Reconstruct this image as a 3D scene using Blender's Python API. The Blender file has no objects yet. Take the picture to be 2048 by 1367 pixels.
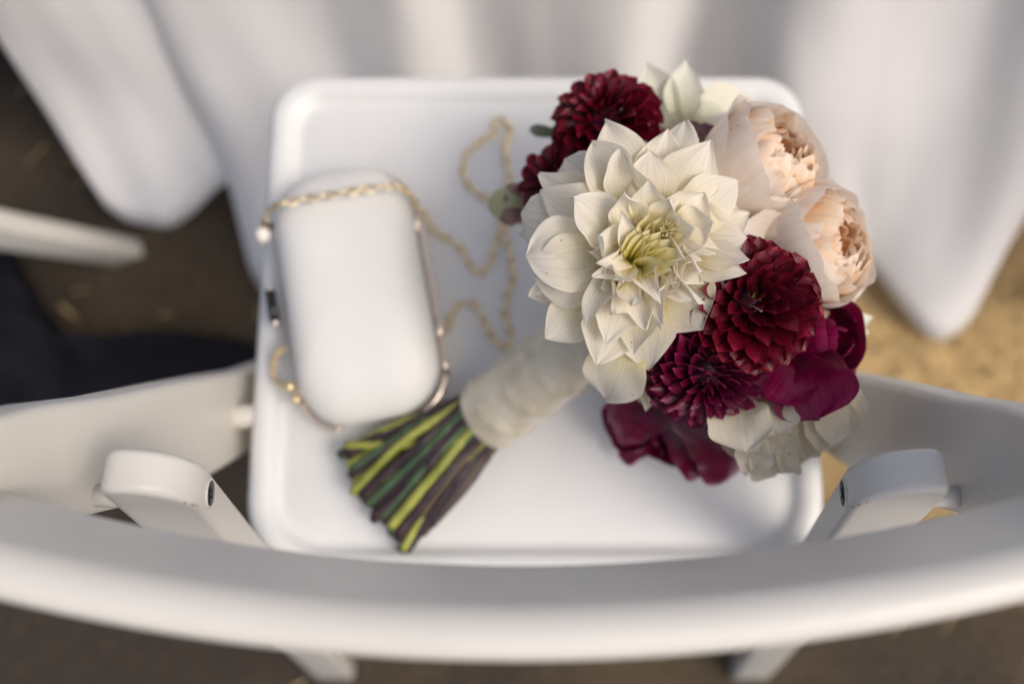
import bpy, bmesh, math, random
from mathutils import Vector, Matrix, noise
R = math.radians
random.seed(7)
scene = bpy.context.scene
col = scene.collection

# ------------------------------------------------------------------ camera
PITCH = R(77.5); LENS = 35.0; CAM = Vector((0.0141, -0.1635, 1.139)); PAN = 87   # PAN: the frame sits 87 px (of 2048) left of the lens axis
cd = bpy.data.cameras.new('camera'); cam = bpy.data.objects.new('camera', cd); col.objects.link(cam)
cam.location = CAM; cam.rotation_euler = (math.pi/2 - PITCH, 0, 0)
cd.lens = LENS; cd.shift_x = -PAN/2048; cd.sensor_width = 36; cd.clip_start = 0.02; cd.clip_end = 200
cd.dof.use_dof = True; cd.dof.focus_distance = 0.502; cd.dof.aperture_fstop = 2.6; cd.dof.aperture_blades = 0
scene.camera = cam

# ------------------------------------------------------------------ sky, sun, exposure
SUN_EL, SUN_AZ = R(54), R(116)          # azimuth measured from +y (towards the table) to +x
w = bpy.data.worlds.new('World'); scene.world = w; w.use_nodes = True
nt = w.node_tree; bg = nt.nodes['Background']
sky = nt.nodes.new('ShaderNodeTexSky'); sky.sky_type = 'NISHITA'; sky.sun_disc = False
sky.sun_elevation = SUN_EL; sky.sun_rotation = SUN_AZ; sky.dust_density = 6.0; sky.air_density = 0.9; sky.ozone_density = 0.5
nt.links.new(sky.outputs[0], bg.inputs[0]); bg.inputs[1].default_value = 0.15
sl = bpy.data.lights.new('sun', 'SUN'); sl.energy = 1.2; sl.angle = R(20); sl.color = (1.0, 0.955, 0.89)
so = bpy.data.objects.new('sun', sl); col.objects.link(so)
sd = Vector((math.sin(SUN_AZ)*math.cos(SUN_EL), math.cos(SUN_AZ)*math.cos(SUN_EL), math.sin(SUN_EL)))
so.rotation_euler = sd.to_track_quat('Z', 'Y').to_euler(); so.location = (2, 2, 4)
vs = scene.view_settings; vs.view_transform = 'Standard'; vs.look = 'None'; vs.exposure = -0.04; vs.gamma = 1; vs.use_curve_mapping = False
scene.render.engine = 'CYCLES'
scene.cycles.use_denoising = True
scene.cycles.max_bounces = 8

# ------------------------------------------------------------------ pixel -> point
FPX = LENS/36*2048
FW = Vector((0, math.cos(PITCH), -math.sin(PITCH))); UP = Vector((0, math.sin(PITCH), math.cos(PITCH)))
def ray(u, v): return Vector((1, 0, 0))*((u-1024-PAN)/FPX) + UP*((683.5-v)/FPX) + FW
def pz(u, v, z):
    d = ray(u, v); return CAM + d*((z-CAM.z)/d.z)
def px_size(n, z): return n*(CAM.z-z)/0.976/FPX

# ------------------------------------------------------------------ helpers
def tag(o, label=None, cat=None, group=None, kind=None):
    for k, v in (('label', label), ('category', cat), ('group', group), ('kind', kind)):
        if v: o[k] = v
    return o
def empty(name, loc=(0, 0, 0)):
    o = bpy.data.objects.new(name, None); o.location = loc; o.empty_display_size = .05; col.objects.link(o); return o
def link(name, me, mat, parent=None, smooth=True):
    if mat: me.materials.append(mat)
    if smooth:
        for p in me.polygons: p.use_smooth = True
    o = bpy.data.objects.new(name, me); col.objects.link(o)
    if parent:
        o.parent = parent
        o.matrix_parent_inverse = world_of(parent).inverted()
    return o
def world_of(o):
    m = o.matrix_basis.copy()
    if o.parent: m = world_of(o.parent) @ o.matrix_parent_inverse @ m
    return m
def mesh(name, verts, faces, uvs=None):
    me = bpy.data.meshes.new(name); me.from_pydata([tuple(v) for v in verts], [], faces); me.update()
    if uvs:
        ul = me.uv_layers.new(name='UVMap')
        for l in me.loops: ul.data[l.index].uv = uvs[l.vertex_index]
    return me
def mod_bevel(o, wd, seg=3):
    m = o.modifiers.new('bevel', 'BEVEL'); m.width = wd; m.segments = seg; m.limit_method = 'ANGLE'; m.angle_limit = R(40)
def mod_sub(o, n=1):
    m = o.modifiers.new('sub', 'SUBSURF'); m.levels = n; m.render_levels = n
def catmull(pts, per=8):
    P = [pts[0]*2-pts[1]] + list(pts) + [pts[-1]*2-pts[-2]]; out = []
    for i in range(1, len(P)-2):
        a, b, c, d = P[i-1:i+3]
        for k in range(per):
            t = k/per
            out.append(.5*((2*b) + (c-a)*t + (2*a-5*b+4*c-d)*t*t + (3*b-a-3*c+d)*t**3))
    out.append(pts[-1].copy()); return out
def tube(pts, rad, n=10, cap=True, V=None, Fc=None, flat=1.0):
    """swept round tube; rad a number or f(t)"""
    V = [] if V is None else V; Fc = [] if Fc is None else Fc
    base = len(V); m = len(pts); prev = None
    for i, p in enumerate(pts):
        t = (pts[min(i+1, m-1)] - pts[max(i-1, 0)]).normalized()
        if prev is None:
            a = Vector((0, 0, 1)) if abs(t.z) < .9 else Vector((1, 0, 0)); prev = t.cross(a).normalized()
        n1 = (prev - t*prev.dot(t)).normalized(); prev = n1; n2 = t.cross(n1)
        r = rad(i/(m-1)) if callable(rad) else rad
        for k in range(n):
            a = 2*math.pi*k/n; V.append(p + n1*(math.cos(a)*r) + n2*(math.sin(a)*r*flat))
    for i in range(m-1):
        for k in range(n):
            a = base+i*n+k; b = base+i*n+(k+1) % n; Fc.append((a, b, b+n, a+n))
    if cap:
        Fc.append(tuple(base+k for k in range(n))[::-1]); Fc.append(tuple(base+(m-1)*n+k for k in range(n)))
    return V, Fc
def rrect(hx, hy, r, n=10, rr=None):
    """rounded rectangle outline, counter-clockwise; r front corners (+y), rr rear corners"""
    rr = r if rr is None else rr; out = []
    for (sx, sy, a0, q) in ((1, 1, 0, r), (-1, 1, 90, r), (-1, -1, 180, rr), (1, -1, 270, rr)):
        for k in range(n+1):
            a = R(a0+90*k/n); out.append((sx*(hx-q)+q*math.cos(a), sy*(hy-q)+q*math.sin(a)))
    return out

# ------------------------------------------------------------------ materials
def new_mat(name):
    m = bpy.data.materials.new(name); m.use_nodes = True; n = m.node_tree; return m, n, n.nodes['Principled BSDF']
def N(n, t, **kw):
    x = n.nodes.new(t)
    for k, v in kw.items(): setattr(x, k, v)
    return x
def ramp(n, stops, src):
    r = N(n, 'ShaderNodeValToRGB'); e = r.color_ramp.elements
    while len(e) < len(stops): e.new(.5)
    for q, (p, c) in zip(e, stops): q.position = p; q.color = (*c, 1)
    n.links.new(src, r.inputs[0]); return r
def noise_tex(n, scale, detail=4, rough=.5, coord='Object', stretch=None):
    tc = N(n, 'ShaderNodeTexCoord'); nz = N(n, 'ShaderNodeTexNoise'); nz.inputs['Scale'].default_value = scale
    nz.inputs['Detail'].default_value = detail; nz.inputs['Roughness'].default_value = rough
    src = tc.outputs[coord]
    if stretch:
        mp = N(n, 'ShaderNodeMapping'); mp.inputs['Scale'].default_value = stretch; n.links.new(src, mp.inputs[0]); src = mp.outputs[0]
    n.links.new(src, nz.inputs['Vector']); return nz
def bump(n, b, src, strength, dist=.001):
    bp = N(n, 'ShaderNodeBump'); bp.inputs['Strength'].default_value = strength; bp.inputs['Distance'].default_value = dist
    n.links.new(src, bp.inputs['Height']); n.links.new(bp.outputs[0], b.inputs['Normal'])

def mat_resin(name, c, rough=.38, scuff=True):
    m, n, b = new_mat(name)
    nz = noise_tex(n, 9, 5, .6); cr = ramp(n, [(.3, tuple(x*.93 for x in c)), (.7, c)], nz.outputs[0])
    n.links.new(cr.outputs[0], b.inputs['Base Color'])
    nz2 = noise_tex(n, 60, 4, .6); rr = ramp(n, [(.3, (rough-.06,)*3), (.75, (rough+.12,)*3)], nz2.outputs[0])
    n.links.new(rr.outputs[0], b.inputs['Roughness'])
    nz3 = noise_tex(n, 900, 2); bump(n, b, nz3.outputs[0], .12, .0004)
    sc_ = noise_tex(n, 70, 5, .7, stretch=(1, 2.2, 1)); sm = ramp(n, [(.66, (0, 0, 0)), (.80, (.45, .45, .45))], sc_.outputs[0])
    mx = N(n, 'ShaderNodeMixRGB'); n.links.new(sm.outputs[0], mx.inputs[0]); n.links.new(cr.outputs[0], mx.inputs[1]); mx.inputs[2].default_value = (.36, .33, .28, 1); n.links.new(mx.outputs[0], b.inputs['Base Color'])
    return m
M_RESIN = mat_resin('white_resin', (.69, .665, .61))
M_SEATRESIN = mat_resin('seat_resin', (.73, .74, .735), .42)
M_SCREW, _, _b = new_mat('black_screw'); _b.inputs['Base Color'].default_value = (.012, .012, .014, 1); _b.inputs['Roughness'].default_value = .35
M_BLACK, _, _b = new_mat('black_enamel'); _b.inputs['Base Color'].default_value = (.01, .01, .012, 1); _b.inputs['Roughness'].default_value = .25

def mat_metal(name, c, rough):
    m, n, b = new_mat(name); b.inputs['Base Color'].default_value = (*c, 1); b.inputs['Metallic'].default_value = 1; b.inputs['Roughness'].default_value = rough
    return m
M_GOLD = mat_metal('pale_gold', (.90, .74, .46), .32)
M_ROSE = mat_metal('champagne_metal', (.88, .76, .66), .28)
M_PEARL, _, _b = new_mat('pearl'); _b.inputs['Base Color'].default_value = (.82, .76, .70, 1); _b.inputs['Roughness'].default_value = .18; _b.inputs['Coat Weight'].default_value = .6

m, n, b = new_mat('clutch_satin'); M_CLUTCH = m
nz = noise_tex(n, 14, 4); cr = ramp(n, [(.3, (.74, .735, .70)), (.7, (.78, .775, .74))], nz.outputs[0]); n.links.new(cr.outputs[0], b.inputs['Base Color'])
b.inputs['Roughness'].default_value = .55; b.inputs['Sheen Weight'].default_value = .15
nz2 = noise_tex(n, 1400, 2); bump(n, b, nz2.outputs[0], .15, .0003)

m, n, b = new_mat('tablecloth_cotton'); M_CLOTH = m
nz = noise_tex(n, 3, 4); cr = ramp(n, [(.3, (.87, .86, .86)), (.7, (.90, .89, .885))], nz.outputs[0]); n.links.new(cr.outputs[0], b.inputs['Base Color'])
b.inputs['Roughness'].default_value = .85; b.inputs['Sheen Weight'].default_value = .2
nz2 = noise_tex(n, 5, 3, .5, stretch=(1, 1, .5)); bump(n, b, nz2.outputs[0], .30, .02)
tl = N(n, 'ShaderNodeBsdfTranslucent'); tl.inputs[0].default_value = (.8, .79, .78, 1); mx = N(n, 'ShaderNodeMixShader'); mx.inputs[0].default_value = .12
n.links.new(b.outputs[0], mx.inputs[1]); n.links.new(tl.outputs[0], mx.inputs[2]); n.links.new(mx.outputs[0], n.nodes['Material Output'].inputs[0])

m, n, b = new_mat('navy_cloth'); M_NAVY = m
nz = noise_tex(n, 30, 4); cr = ramp(n, [(.3, (.005, .005, .008)), (.7, (.010, .010, .015))], nz.outputs[0]); n.links.new(cr.outputs[0], b.inputs['Base Color'])
b.inputs['Roughness'].default_value = .9; b.inputs['Specular IOR Level'].default_value = .2
M_WOOD, _, _b = new_mat('table_wood'); _b.inputs['Base Color'].default_value = (.18, .11, .06, 1); _b.inputs['Roughness'].default_value = .6

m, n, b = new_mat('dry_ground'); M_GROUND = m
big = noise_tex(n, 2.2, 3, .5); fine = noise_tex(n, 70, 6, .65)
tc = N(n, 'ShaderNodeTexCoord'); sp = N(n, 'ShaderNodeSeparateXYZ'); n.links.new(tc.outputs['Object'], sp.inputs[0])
# the straw patch on one side of the chair; the dark soil left and behind has shade painted in
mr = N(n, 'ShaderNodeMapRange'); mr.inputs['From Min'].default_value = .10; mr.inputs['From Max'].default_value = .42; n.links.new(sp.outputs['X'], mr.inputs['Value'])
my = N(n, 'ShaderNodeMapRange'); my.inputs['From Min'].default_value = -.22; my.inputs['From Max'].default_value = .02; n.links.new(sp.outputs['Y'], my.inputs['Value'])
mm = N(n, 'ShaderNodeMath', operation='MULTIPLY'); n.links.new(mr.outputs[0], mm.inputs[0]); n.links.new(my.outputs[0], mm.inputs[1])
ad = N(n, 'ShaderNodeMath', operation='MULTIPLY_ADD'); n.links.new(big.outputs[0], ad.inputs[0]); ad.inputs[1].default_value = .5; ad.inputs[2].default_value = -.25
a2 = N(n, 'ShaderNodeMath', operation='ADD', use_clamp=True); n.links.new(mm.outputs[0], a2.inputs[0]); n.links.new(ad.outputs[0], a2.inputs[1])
soil = ramp(n, [(.25, (.026, .019, .015)), (.55, (.046, .034, .024)), (.8, (.085, .064, .040))], fine.outputs[0])  # soil tone darkened to hold the shade behind the chair and under the table
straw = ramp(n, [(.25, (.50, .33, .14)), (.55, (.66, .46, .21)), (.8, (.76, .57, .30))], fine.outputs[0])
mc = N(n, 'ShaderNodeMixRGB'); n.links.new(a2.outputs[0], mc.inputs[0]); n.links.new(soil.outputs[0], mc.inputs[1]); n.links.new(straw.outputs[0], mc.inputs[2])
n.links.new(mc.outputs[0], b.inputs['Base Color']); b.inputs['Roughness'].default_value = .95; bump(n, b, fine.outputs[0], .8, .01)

M_STRAW, n, b = new_mat('straw'); oi_ = noise_tex(n, 6, 3); cr = ramp(n, [(.3, (.30, .21, .09)), (.7, (.62, .46, .23))], oi_.outputs[0]); n.links.new(cr.outputs[0], b.inputs['Base Color']); b.inputs['Roughness'].default_value = .7
def mat_stem(name, c0, c1):
    m, n, b = new_mat(name); nz = noise_tex(n, 45, 4, .6)
    cr = ramp(n, [(.3, c0), (.7, c1)], nz.outputs[0]); n.links.new(cr.outputs[0], b.inputs['Base Color']); b.inputs['Roughness'].default_value = .45
    nz2 = noise_tex(n, 400, 3); bump(n, b, nz2.outputs[0], .4, .0006); return m
M_STEM = [mat_stem('stem_purple', (.018, .009, .013), (.05, .025, .032)), mat_stem('stem_lime', (.19, .22, .03), (.42, .43, .09)),
          mat_stem('stem_green', (.03, .065, .03), (.08, .14, .06)), mat_stem('stem_brown', (.05, .03, .02), (.12, .08, .04))]
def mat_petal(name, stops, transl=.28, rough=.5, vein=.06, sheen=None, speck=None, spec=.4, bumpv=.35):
    """pigment, with gap shade in the burgundies, follows the petal from its base (v=0) to its tip (v=1); fine veins run lengthways"""
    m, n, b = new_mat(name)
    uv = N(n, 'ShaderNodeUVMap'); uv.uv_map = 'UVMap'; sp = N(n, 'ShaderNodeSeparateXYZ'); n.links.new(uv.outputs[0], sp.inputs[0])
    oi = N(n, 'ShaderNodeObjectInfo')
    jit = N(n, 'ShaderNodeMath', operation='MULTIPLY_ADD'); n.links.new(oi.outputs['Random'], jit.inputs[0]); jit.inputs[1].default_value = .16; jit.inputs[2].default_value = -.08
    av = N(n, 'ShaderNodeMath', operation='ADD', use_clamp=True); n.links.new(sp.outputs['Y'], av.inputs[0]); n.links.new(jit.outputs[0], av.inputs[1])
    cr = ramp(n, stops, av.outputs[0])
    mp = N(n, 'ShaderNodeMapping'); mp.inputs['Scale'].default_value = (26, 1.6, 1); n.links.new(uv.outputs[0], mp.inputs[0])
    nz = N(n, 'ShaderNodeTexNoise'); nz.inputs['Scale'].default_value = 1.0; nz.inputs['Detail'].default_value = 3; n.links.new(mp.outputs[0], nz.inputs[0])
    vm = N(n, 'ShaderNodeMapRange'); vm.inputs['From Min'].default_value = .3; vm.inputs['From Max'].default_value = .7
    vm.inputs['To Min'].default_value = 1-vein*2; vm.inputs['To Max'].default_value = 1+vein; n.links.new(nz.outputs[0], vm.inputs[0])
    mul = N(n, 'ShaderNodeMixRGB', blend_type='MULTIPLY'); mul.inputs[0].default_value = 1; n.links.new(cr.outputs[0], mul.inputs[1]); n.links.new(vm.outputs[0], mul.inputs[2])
    out = mul.outputs[0]
    if speck:
        sn = noise_tex(n, 260, 2, .5); sm = ramp(n, [(.745, (0, 0, 0)), (.78, (.8, .8, .8))], sn.outputs[0])
        ms = N(n, 'ShaderNodeMixRGB'); n.links.new(sm.outputs[0], ms.inputs[0]); n.links.new(out, ms.inputs[1]); ms.inputs[2].default_value = (*speck, 1); out = ms.outputs[0]
    n.links.new(out, b.inputs['Base Color']); b.inputs['Roughness'].default_value = rough; b.inputs['Specular IOR Level'].default_value = spec
    if sheen: b.inputs['Sheen Weight'].default_value = sheen[0]; b.inputs['Sheen Tint'].default_value = (*sheen[1], 1); b.inputs['Sheen Roughness'].default_value = .35
    bump(n, b, nz.outputs[0], bumpv, .0006)
    if transl:
        tl = N(n, 'ShaderNodeBsdfTranslucent'); n.links.new(out, tl.inputs[0]); mx = N(n, 'ShaderNodeMixShader'); mx.inputs[0].default_value = transl
        n.links.new(b.outputs[0], mx.inputs[1]); n.links.new(tl.outputs[0], mx.inputs[2]); n.links.new(mx.outputs[0], n.nodes['Material Output'].inputs[0])
    return m
M_CREAM = mat_petal('cream_petal', [(.0, (.50, .52, .05)), (.15, (.84, .74, .22)), (.36, (.90, .82, .54)), (.62, (.91, .85, .70)), (1, (.90, .85, .77))], transl=.42, rough=.62, spec=.25, speck=(.35, .24, .10))
M_YELLOW = mat_petal('yellow_petal', [(.0, (.50, .50, .03)), (.25, (.80, .70, .16)), (.7, (.84, .76, .38)), (1, (.86, .80, .55))])
M_BURG = mat_petal('burgundy_petal', [(.0, (.025, .0006, .004)), (.5, (.080, .0008, .008)), (.92, (.15, .0010, .015)), (1, (.30, .005, .035))], transl=.12, rough=.40, vein=.2, sheen=(.12, (1, .05, .12)))  # base stops darkened to paint the shade in gaps between petals
M_MAGENTA = mat_petal('magenta_petal', [(.0, (.025, .0008, .008)), (.5, (.085, .0015, .020)), (.9, (.15, .002, .035)), (1, (.30, .02, .09))], transl=.14, rough=.33, vein=.25, sheen=(.35, (1, .15, .45)), spec=.5)  # dark base stops stand for shade deep between the packed petals
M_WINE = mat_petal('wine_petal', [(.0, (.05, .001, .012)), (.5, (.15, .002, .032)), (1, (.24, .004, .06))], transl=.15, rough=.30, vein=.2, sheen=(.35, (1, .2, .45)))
M_BLUSH = mat_petal('blush_petal', [(.0, (.88, .58, .36)), (.25, (.93, .76, .62)), (.6, (.94, .83, .73)), (1, (.94, .87, .79))], vein=.03, transl=.40, rough=.6, spec=.25, bumpv=.15)
M_APRICOT = mat_petal('apricot_petal', [(.0, (.90, .36, .10)), (.5, (.93, .55, .28)), (.85, (.93, .70, .48)), (1, (.93, .81, .68))], vein=.05, transl=.35)
M_IVORY = mat_petal('ivory_petal', [(.0, (.70, .60, .32)), (.3, (.88, .79, .58)), (1, (.88, .81, .67))], speck=(.3, .2, .1))
M_PALE = mat_petal('pale_green_petal', [(.0, (.55, .55, .28)), (.4, (.78, .77, .62)), (1, (.80, .79, .68))])
M_MAUVE = mat_petal('mauve_sepal', [(.0, (.28, .16, .14)), (.6, (.42, .26, .20)), (1, (.22, .09, .14))], vein=.12)
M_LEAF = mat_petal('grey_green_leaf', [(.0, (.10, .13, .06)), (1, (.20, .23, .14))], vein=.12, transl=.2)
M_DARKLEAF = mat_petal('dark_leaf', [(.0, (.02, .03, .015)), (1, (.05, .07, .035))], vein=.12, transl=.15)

m, n, b = new_mat('satin_ribbon'); M_RIBBON = m
nz = noise_tex(n, 40, 3); cr = ramp(n, [(.3, (.50, .44, .32)), (.7, (.66, .60, .47))], nz.outputs[0]); n.links.new(cr.outputs[0], b.inputs['Base Color'])
b.inputs['Roughness'].default_value = .30; b.inputs['Anisotropic'].default_value = .5; b.inputs['Sheen Weight'].default_value = .3; b.inputs['Specular IOR Level'].default_value = .9
b.inputs['Coat Weight'].default_value = .25; b.inputs['Coat Roughness'].default_value = .25; nz2 = noise_tex(n, 60, 2, .5); bump(n, b, nz2.outputs[0], .10, .004)

# ================================================================== SETTING
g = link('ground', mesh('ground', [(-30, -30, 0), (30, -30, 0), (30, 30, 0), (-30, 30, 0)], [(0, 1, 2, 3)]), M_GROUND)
tag(g, 'dry brown soil with shade in its colour and a straw coloured patch under the chair', 'ground', kind='structure')

rs_ = random.Random(21); V, Fc = [], []
while len(Fc) < 9000:
    x, y = rs_.uniform(-.75, .95), rs_.uniform(-.55, .75)
    if rs_.random() > (.008 + .992*min(1, max(0, (x-.05)/.35))*min(1, max(0, (y+.25)/.2))): continue
    a = rs_.uniform(0, 6.283); L = rs_.uniform(.012, .045); wd = rs_.uniform(.0006, .0016); p = Vector((x, y, rs_.uniform(.001, .010))); d = Vector((math.cos(a), math.sin(a), rs_.uniform(-.05, .25)))*L; q = Vector((-math.sin(a), math.cos(a), rs_.uniform(-.6, .6)))*wd
    o_ = len(V); V += [p-q, p+q, p+d*.5+q+Vector((0, 0, .003)), p+d*.5-q+Vector((0, 0, .003)), p+d]; Fc += [(o_, o_+1, o_+2, o_+3), (o_+3, o_+2, o_+4)]
tag(link('dry_straw', mesh('dry_straw', V, Fc), M_STRAW, None, False), 'loose dry straw blades scattered over the ground', 'straw', kind='stuff')
# ================================================================== CHAIR
def make_chair():
    root = empty('folding_chair', (0, 0, 0))
    # --- seat: concentric rounded loops (outer wall, raised rim, groove, padded panel)
    SX, Y0, Y1 = .2, -.175, .197; cy = (Y0+Y1)/2; hy = (Y1-Y0)/2
    prof = [(.020, -.030), (.004, -.030), (.0006, -.026), (0, -.012), (.0008, -.006), (.003, -.0022), (.0065, -.0004), (.0105, 0), (.0145, -.0006),
            (.0175, -.0026), (.0195, -.0052), (.0215, -.0070), (.0245, -.0078), (.029, -.0072), (.036, -.0062), (.055, -.0052), (.09, -.0046), (.13, -.0044)]
    V, Fc = [], []; n = 12
    for (ins, z) in prof:
        r = max(.034-ins*.55, .012)
        for (x, y) in rrect(SX-ins, hy-ins, r, n, max(.055-ins*.8, .012)): V.append(Vector((x*(1+.004*y/hy), y+cy, .45+z)))
    m = 4*(n+1)
    for i in range(len(prof)-1):
        for k in range(m): a = i*m+k; b = i*m+(k+1) % m; Fc.append((a, b, b+m, a+m))
    Fc.append(tuple(range((len(prof)-1)*m, len(prof)*m))); Fc.append(tuple(range(m))[::-1])
    seat = link('seat', mesh('seat', V, Fc), M_SEATRESIN, root)
    # --- uprights, running on down as the front legs
    for s in (-1, 1):
        prof_u = [(-.128, -.160, .782), (-.120, -.158, .77), (-.110, -.154, .75), (-.095, -.148, .70), (-.081, -.140, .638), (-.058, -.126, .55), (-.040, -.108, .479), (-.023, -.086, .408),
                  (.010, -.050, .30), (.060, .010, .16), (.128, .090, 0.0)]
        V, Fc = [], []
        for (yf, yr, z) in prof_u:
            for x in (.2125, .2365):
                for y in (yf, yr): V.append(Vector((s*x, y, z)))
        for i in range(len(prof_u)-1):
            a = i*4; b = a+4
            for (p, q) in ((0, 1), (1, 3), (3, 2), (2, 0)): Fc.append((a+p, a+q, b+q, b+p))
        Fc.append((0, 1, 3, 2)); e = (len(prof_u)-1)*4; Fc.append((e, e+2, e+3, e+1))
        me = mesh('upright', V, Fc); bm = bmesh.new(); bm.from_mesh(me); bmesh.ops.recalc_face_normals(bm, faces=bm.faces); bm.to_mesh(me); bm.free()
        up = link('upright', me, M_RESIN, root); mod_bevel(up, .0045, 3)
        # pivot between seat and upright
        V, Fc = tube([Vector((s*.197, -.062, .437)), Vector((s*.2135, -.062, .437))], .0085, 16); p = link('pivot_pin', mesh('pivot_pin', V, Fc), M_RESIN, root); mod_bevel(p, .0015, 2)
    # --- rear legs: flat planks with a rounded top, broad face to the rear
    for s in (-1, 1):
        L = .71; tilt = math.atan2(.155, .69); splay = math.atan2(.052, .69)
        out = []                                   # outline in (across: + = inner, along: 0 top .. -L)
        ri, ro = .030, .008; hw = .0205
        for k in range(11): a = R(90*k/10); out.append((hw-ri+ri*math.cos(a), -ri+ri*math.sin(a)))
        for k in range(7): a = R(90+90*k/6); out.append((-hw+ro+ro*math.cos(a), -ro+ro*math.sin(a)))
        out += [(-hw, -.25), (-hw, -L), (hw, -L), (hw, -.25)]
        T = Matrix.Translation(Vector((s*.1730, -.1220, .684)))
        # across -> towards chair centre, along -> down, back and outward
        ax = Vector((-s, 0, 0)); al = Vector((-s*math.sin(splay), math.sin(tilt), math.cos(tilt))).normalized(); ax = (ax-al*ax.dot(al)).normalized(); nn = ax.cross(al)
        V, Fc = [], []; m = len(out); th = .0215
        for d in (-.5, .5):
            for (x, y) in out: V.append(T @ (ax*x + al*y + nn*(d*th)))
        Fc = [tuple(range(m)), tuple(range(m, 2*m))[::-1]] + [(k, k+m, (k+1) % m+m, (k+1) % m) for k in range(m)]
        me = mesh('leg', V, Fc); bm = bmesh.new(); bm.from_mesh(me); bmesh.ops.recalc_face_normals(bm, faces=bm.faces)
        for v in bm.verts: v.co.z = max(v.co.z, 0.0)
        bm.to_mesh(me); bm.free()
        leg = link('leg', me, M_RESIN, root); mod_bevel(leg, .0042, 4)
        c = T @ (ax*hw + al*-.036)
        # bolt sunk in the narrow inner edge, in its recess ring
        V, Fc = tube([c - ax*.004, c + ax*.0009], .0062, 20); sc = link('screw', mesh('screw', V, Fc), M_SCREW, leg)
        V, Fc = tube([c - ax*.003, c + ax*.0016], .0026, 6); link('screw_socket', mesh('screw_socket', V, Fc), M_BLACK, leg)
        ring = [c + ax*.0003 + (al*math.cos(a)+nn*math.sin(a))*.0068 for a in [2*math.pi*k/24 for k in range(25)]]
        V, Fc = tube(ring, .0008, 6, False); link('screw_collar', mesh('screw_collar', V, Fc), M_RESIN, leg)
        V, Fc = [], []; rd = random.Random(30+s)
        for k in range(46):
            e_ = rd.uniform(-hw*.8, hw*.95); yy = -.004 - max(0, e_+.004)**2*26 - abs(rd.gauss(0, .0018)) - .003
            q_ = T @ (ax*e_ + al*yy - nn*(th*.5-.0006) * (1 if nn.y > 0 else -1)); rr_ = rd.uniform(.0002, .0006)
            o_ = len(V); V += [q_+Vector((rr_, 0, 0)), q_-Vector((rr_, 0, 0)), q_+Vector((0, rr_, 0)), q_-Vector((0, rr_, 0)), q_+Vector((0, 0, rr_)), q_-Vector((0, 0, rr_))]
            Fc += [tuple(o_+i for i in f) for f in ((0, 2, 4), (2, 1, 4), (1, 3, 4), (3, 0, 4), (2, 0, 5), (1, 2, 5), (3, 1, 5), (0, 3, 5))]
        tag(link('dirt_specks', mesh('dirt_specks', V, Fc), M_STEM[3], leg), kind='stuff')
        # spacer between leg and upright
        c2 = T @ (ax*-hw + al*-.044)
        V, Fc = tube([c2+ax*.004, Vector((s*.2135, c2.y, c2.z))], .0055, 16); link('spacer', mesh('spacer', V, Fc), M_RESIN, root)
    # --- crest rail
    def rail(name, z0, z1, yend, bow, th):
        V, Fc = [], []; nx = 40; sec = []
        h = (z1-z0)/2; r = min(th*.48, .009)
        sec = rrect(th/2, h, r, 6)
        for i in range(nx+1):
            x = -.2145+.429*i/nx; q = 1-(x/.2145)**2
            yb = yend - bow*q
            dy = (2*bow*x/.2145**2); nrm = Vector((-dy, 1, 0)).normalized()
            for (a, bz) in sec:
                z = (z0+z1)/2+bz
                lean = -(z-.73)*.25
                V.append(Vector((x, yb+lean, z)) + nrm*(a))
        m = len(sec)
        for i in range(nx):
            for k in range(m): a = i*m+k; b = i*m+(k+1) % m; Fc.append((a, a+m, b+m, b))
        Fc.append(tuple(range(m))); Fc.append(tuple(nx*m+k for k in range(m))[::-1])
        return link(name, mesh(name, V, Fc), M_RESIN, root)
    rail('crest_rail', .724, .791, -.1435, .0300, .019)
    return root
chair = make_chair()
tag(chair, 'white resin folding chair holding the bouquet and the clutch bag', 'chair', 'white folding chairs at the table')
def copy_tree(o, parent=None):
    c = o.copy(); col.objects.link(c)
    if parent: c.parent = parent; c.matrix_parent_inverse = o.matrix_parent_inverse.copy()
    for ch in [x for x in list(bpy.data.objects) if x.parent == o]: copy_tree(ch, c)
    return c
cl = copy_tree(chair); cl.location = (-.676, .372, 0); cl.rotation_euler.z = R(-70)
cl['label'] = 'white folding chair of which one front foot shows beside the dark garment'
cr_ = copy_tree(chair); cr_.location = (.800, .275, 0); cr_.rotation_euler.z = R(60)
cr_['label'] = 'white folding chair mostly hidden behind the hanging cloth corner over straw'

# ================================================================== TABLE AND CLOTHS
tb = empty('table', (.35, .72, 0)); tag(tb, 'wooden table hidden under the white cloths in front of the chair', 'table')
def box(name, x0, x1, y0, y1, z0, z1, mat, parent):
    V = [(x, y, z) for z in (z0, z1) for y in (y0, y1) for x in (x0, x1)]
    Fc = [(0, 2, 3, 1), (4, 5, 7, 6), (0, 1, 5, 4), (1, 3, 7, 5), (3, 2, 6, 7), (2, 0, 4, 6)]
    o = link(name, mesh(name, V, Fc), mat, parent, False); mod_bevel(o, .004, 2); return o
box('tabletop', -.52, 1.25, .39, 1.15, .70, .735, M_WOOD, tb)
for x in (-.42, 1.15):
    for y in (.5, 1.05): box('leg', x-.03, x+.03, y-.03, y+.03, 0, .70, M_WOOD, tb)

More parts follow.
